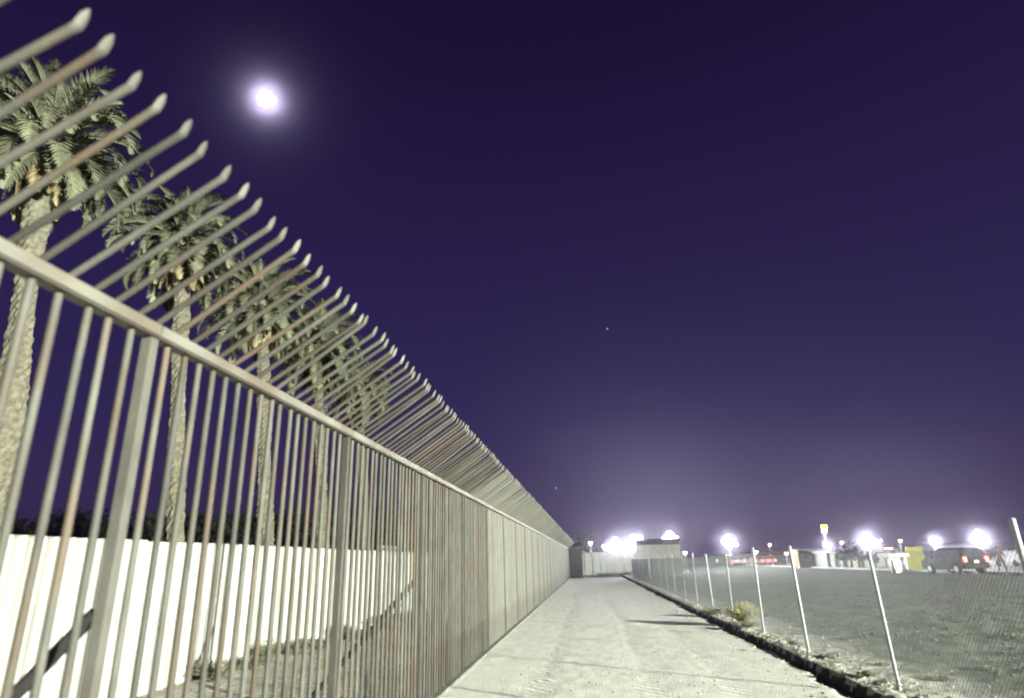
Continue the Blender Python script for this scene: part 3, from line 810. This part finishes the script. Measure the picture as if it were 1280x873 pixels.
quad_part('rear_window', [(-.72, -2.365, 1.16), (.72, -2.365, 1.16), (.64, -2.25, 1.62), (-.64, -2.25, 1.62)], glass, .02, suv)
for s_ in (-1, 1):
    xo = .925
    for (a0, a1) in ((-2.15, -1.2), (-1.1, -.15), (-.05, .95)):
        pts = [(s_ * xo, a0, 1.18), (s_ * xo, a1 + (.08 if a1 > .5 else 0), 1.18), (s_ * .835, min(a1, .42), 1.68), (s_ * .835, a0 + .08, 1.68)]
        quad_part('side_window', pts if s_ > 0 else pts[::-1], glass, .02, suv)
    mb = MB(); mb.box((s_ * .80, -2.42, 1.02), (.20, .10, .34)); obj('tail_light', mb.mesh('tail_light', LAMP_R), suv)
    mb = MB(); mb.box((s_ * .72, 2.36, .86), (.32, .12, .16)); obj('headlight', mb.mesh('headlight', whitep), suv)
    mb = MB(); mb.box((s_ * 1.06, .72, 1.2), (.18, .1, .14)); obj('mirror', mb.mesh('mirror', black_paint), suv)
    mb = MB(); mb.box((s_ * .62, -.8, 1.90), (.04, 1.9, .04)); obj('roof_rail', mb.mesh('roof_rail', rim_m), suv)
    for yy in (-.62, .42):
        mb = MB(); mb.box((s_ * .965, yy - .3, 1.04), (.03, .16, .03)); obj('door_handle', mb.mesh('door_handle', rim_m), suv)
mb = MB(); mb.box((0, -2.44, .55), (1.76, .14, .2)); obj('rear_bumper', mb.mesh('rear_bumper', rubber), suv)
mb = MB(); mb.box((0, 2.42, .52), (1.7, .12, .22)); obj('front_bumper', mb.mesh('front_bumper', rubber), suv)
mb = MB(); mb.box((.0, -2.435, .86), (.34, .03, .16)); obj('number_plate', mb.mesh('number_plate', PLATE), suv)

sedan_prof = [(-2.2, .4), (-2.25, .85), (-1.7, .98), (-1.2, 1.42), (.1, 1.45), (.9, .98), (2.0, .82), (2.15, .45), (1.8, .3), (-1.8, .3)]
for k, (px, y) in enumerate(((914, 128), (922, 128), (944, 122), (952, 122), (959, 122), (1268, 70))):
    c = at_y(px, 697, y)
    cr = car('small car waiting far down the street with its red lights on' if k < 5 else 'pale car standing on the street past the person', (c.x, y, SZ), rad(2), sedan_prof, 1.75, grey_paint if k < 5 else whitep, 'cars waiting far down the street' if k < 5 else None)
    for s_ in (-1, 1):
        mb = MB(); mb.box((s_ * .62, -2.24, .78), (.42, .08, .26)); obj('tail_light', mb.mesh('tail_light', LAMP_R), cr)
        for yy in (-1.3, 1.3):
            mb = MB(); mb.tube([(s_ * .80 - .09, yy, .31), (s_ * .80 + .09, yy, .31)], .31, 14); obj('wheel', mb.mesh('wheel', rubber), cr)
    quad_part('rear_window', [(-.6, -1.66, 1.03), (.6, -1.66, 1.03), (.52, -1.24, 1.38), (-.52, -1.24, 1.38)], glass, .03, cr)

# ------------------------------------------------------------------ person on the street edge
skin_m = mat('skin', (.36, .22, .15), (.40, .25, .18), rough=.6, scale=5)
jacket = mat('brown_jacket', (.045, .024, .016), (.07, .038, .024), rough=.85, scale=9)
jeans = mat('dark_trousers', (.028, .018, .018), (.04, .025, .025), rough=.85, scale=9)
hair_m = mat('dark_hair', (.012, .009, .008), (.02, .016, .012), rough=.7, scale=9)
shoe_m = mat('shoe', (.03, .03, .03), (.05, .05, .05), rough=.7, scale=5)


def person(loc, rz, label):
    V = []; E = []; RR = []

    def v(p, r, par=None):
        V.append(p); RR.append(r)
        if par is not None: E.append((par, len(V) - 1))
        return len(V) - 1
    pel = v((0, 0, .96), .15); ab = v((0, .0, 1.12), .135, pel); ch = v((0, .01, 1.32), .165, ab); nk0 = v((0, .0, 1.47), .085, ch)
    nk = v((0, .01, 1.54), .058, nk0); hd = v((0, .02, 1.63), .092, nk); ht = v((0, .015, 1.72), .085, hd)
    fc = v((0, .09, 1.63), .035, hd)
    for s_ in (-1, 1):
        hp = v((s_ * .10, 0, .90), .105, pel); kn = v((s_ * .17, .03 * s_, .50), .066, hp); an = v((s_ * .22, .0, .10), .045, kn); v((s_ * .24, .13, .04), .04, an)
        sh = v((s_ * .19, 0, 1.41), .075, ch); eb = v((s_ * .30, -.02, 1.14), .05, sh); wr = v((s_ * .27, .12, .93), .036, eb); pm = v((s_ * .265, .15, .87), .038, wr)
        for q, (dx, ln) in enumerate(((-.028, .075), (-.010, .085), (.009, .08), (.027, .062))):
            a = v((s_ * .265 + dx, .165, .835), .011, pm); v((s_ * .265 + dx, .16, .835 - ln), .009, a)
        a = v((s_ * .225, .175, .865), .012, pm); v((s_ * .205, .19, .83), .010, a)
    me = bpy.data.meshes.new('person'); me.from_pydata(V, E, []); o = bpy.data.objects.new('person_tmp', me); col.objects.link(o)
    md = o.modifiers.new('skin', 'SKIN')
    for i, r_ in enumerate(RR): me.skin_vertices[0].data[i].radius = (r_, r_ * (.8 if i in (0, 1, 2) else 1))
    me.skin_vertices[0].data[0].use_root = True
    o.modifiers.new('ss', 'SUBSURF').levels = 1
    dg = bpy.context.evaluated_depsgraph_get(); dg.update(); me2 = bpy.data.meshes.new_from_object(o.evaluated_get(dg))
    bpy.data.objects.remove(o); me2.materials.clear()
    for q in (skin_m, jacket, jeans, shoe_m): me2.materials.append(q)
    for p in me2.polygons:
        c = p.center; p.use_smooth = True
        p.material_index = 3 if c.z < .09 else 2 if (c.z < .98 and abs(c.x) < .22 + (.1 if c.z < .7 else 0) and not (c.y > .1 and c.z > .75)) else 1 if c.z < 1.52 and not (c.z < .93 and abs(c.x) > .2) else 0
    t = thing('person', label, 'person', loc, rz)
    obj('body', me2, t)
    hb = MB(); vs_ = []
    for j in range(5):
        el_ = .1 + j * .36
        for k in range(10):
            q = k * .6283; front = math.sin(q) > .3 and j < 2
            r_ = .105 * math.cos(el_) * (.9 if front else 1); vs_.append((r_ * math.cos(q), .005 + r_ * math.sin(q) * 1.1 - (.03 if front else 0), 1.655 + .125 * math.sin(el_)))
    hb.add(vs_, [(j * 10 + k, j * 10 + (k + 1) % 10, (j + 1) * 10 + (k + 1) % 10, (j + 1) * 10 + k) for j in range(4) for k in range(10)] + [tuple(40 + k for k in range(10))])
    obj('hair', hb.mesh('hair', hair_m, True), t)
    return t


person((29.75, 52.6, BERM + .05), rad(150), 'person in brown jacket and dark trousers standing by the parked car')

# ------------------------------------------------------------------ moon and stars
mm = emit('moon_surface', (.88, .85, 1), 260)
bm = bmesh.new(); bmesh.ops.create_icosphere(bm, subdivisions=3, radius=1); me = bpy.data.meshes.new('moon'); bm.to_mesh(me); bm.free(); me.materials.append(mm)
me.polygons.foreach_set('use_smooth', [True] * len(me.polygons))
tag(obj('moon', me, loc=Vector((0, 0, EYE)) + MOON * 9000, scale=9000 * 9.5 / FPX * MOON.dot(CF)), 'full white moon glowing in the dark violet sky', 'moon')
bm = bmesh.new(); bmesh.ops.create_icosphere(bm, subdivisions=2, radius=1); sme = bpy.data.meshes.new('star'); bm.to_mesh(sme); bm.free(); sme.materials.append(emit('star_light', (.5, .8, 1), .8))
for px, py, r_, lb in ((695, 610, 1.3, 'tiny blue star low over the far end of the bar fence'), (759, 411, 1.0, 'faint tiny star high in the middle of the open sky')):
    d_ = ray(px, py).normalized(); tag(obj('star', sme, loc=d_ * 9000, scale=9000 * r_ / FPX * d_.dot(CF)), lb, 'star')

# ------------------------------------------------------------------ floodlight mast that lights the path, off to the right behind the camera
km = Vector((75, -41.5, 15.0))
t = thing('floodlight_mast', 'tall floodlight mast across the field lighting the path and fence', 'floodlight', (km.x, km.y, 0))
mb = MB(); mb.tube([(0, 0, 0), (0, 0, km.z)], [.25, .14], 10); obj('pole', mb.mesh('pole', pole_m), t)
fwd = (Vector((-4, 22, 2.5)) - km).normalized(); q = fwd.to_track_quat('-Z', 'Y')
mb = MB()
for i in range(4):
    for j in range(2): mb.box(q.to_matrix() @ Vector(((i - 1.5) * .6, (j - .5) * .6, -.4)) + Vector((0, 0, km.z)), (.5, .5, .3), q.to_matrix())
obj('lamp_head', mb.mesh('lamp_head', head_m), t)
kd = bpy.data.lights.new('floodlight_beam', 'SPOT'); kd.energy = 3.65e6; kd.spot_size = rad(78); kd.spot_blend = .5; kd.shadow_soft_size = .85; kd.color = (.96, 1.0, .87)
ko = obj('floodlight_beam', kd, t, Vector((0, 0, km.z)) + fwd * 1.2); ko.rotation_euler = q.to_euler()

# ------------------------------------------------------------------ haze added to give the lamps and moon their glare
mb = MB(); mb.box((0, 60, 9.5), (640, 640, 21)); hz = obj('glare_haze', mb.mesh('glare_haze', bpy.data.materials.new('glare_haze')), kind='stuff')
hm = hz.data.materials[0]; hm.use_nodes = True; n = hm.node_tree.nodes; n.clear()
ou = n.new('ShaderNodeOutputMaterial'); pv = n.new('ShaderNodeVolumePrincipled')
pv.inputs['Color'].default_value = (.84, .77, 1, 1); pv.inputs['Density'].default_value = .0024; pv.inputs['Anisotropy'].default_value = .991
hm.node_tree.links.new(pv.outputs[0], ou.inputs['Volume'])
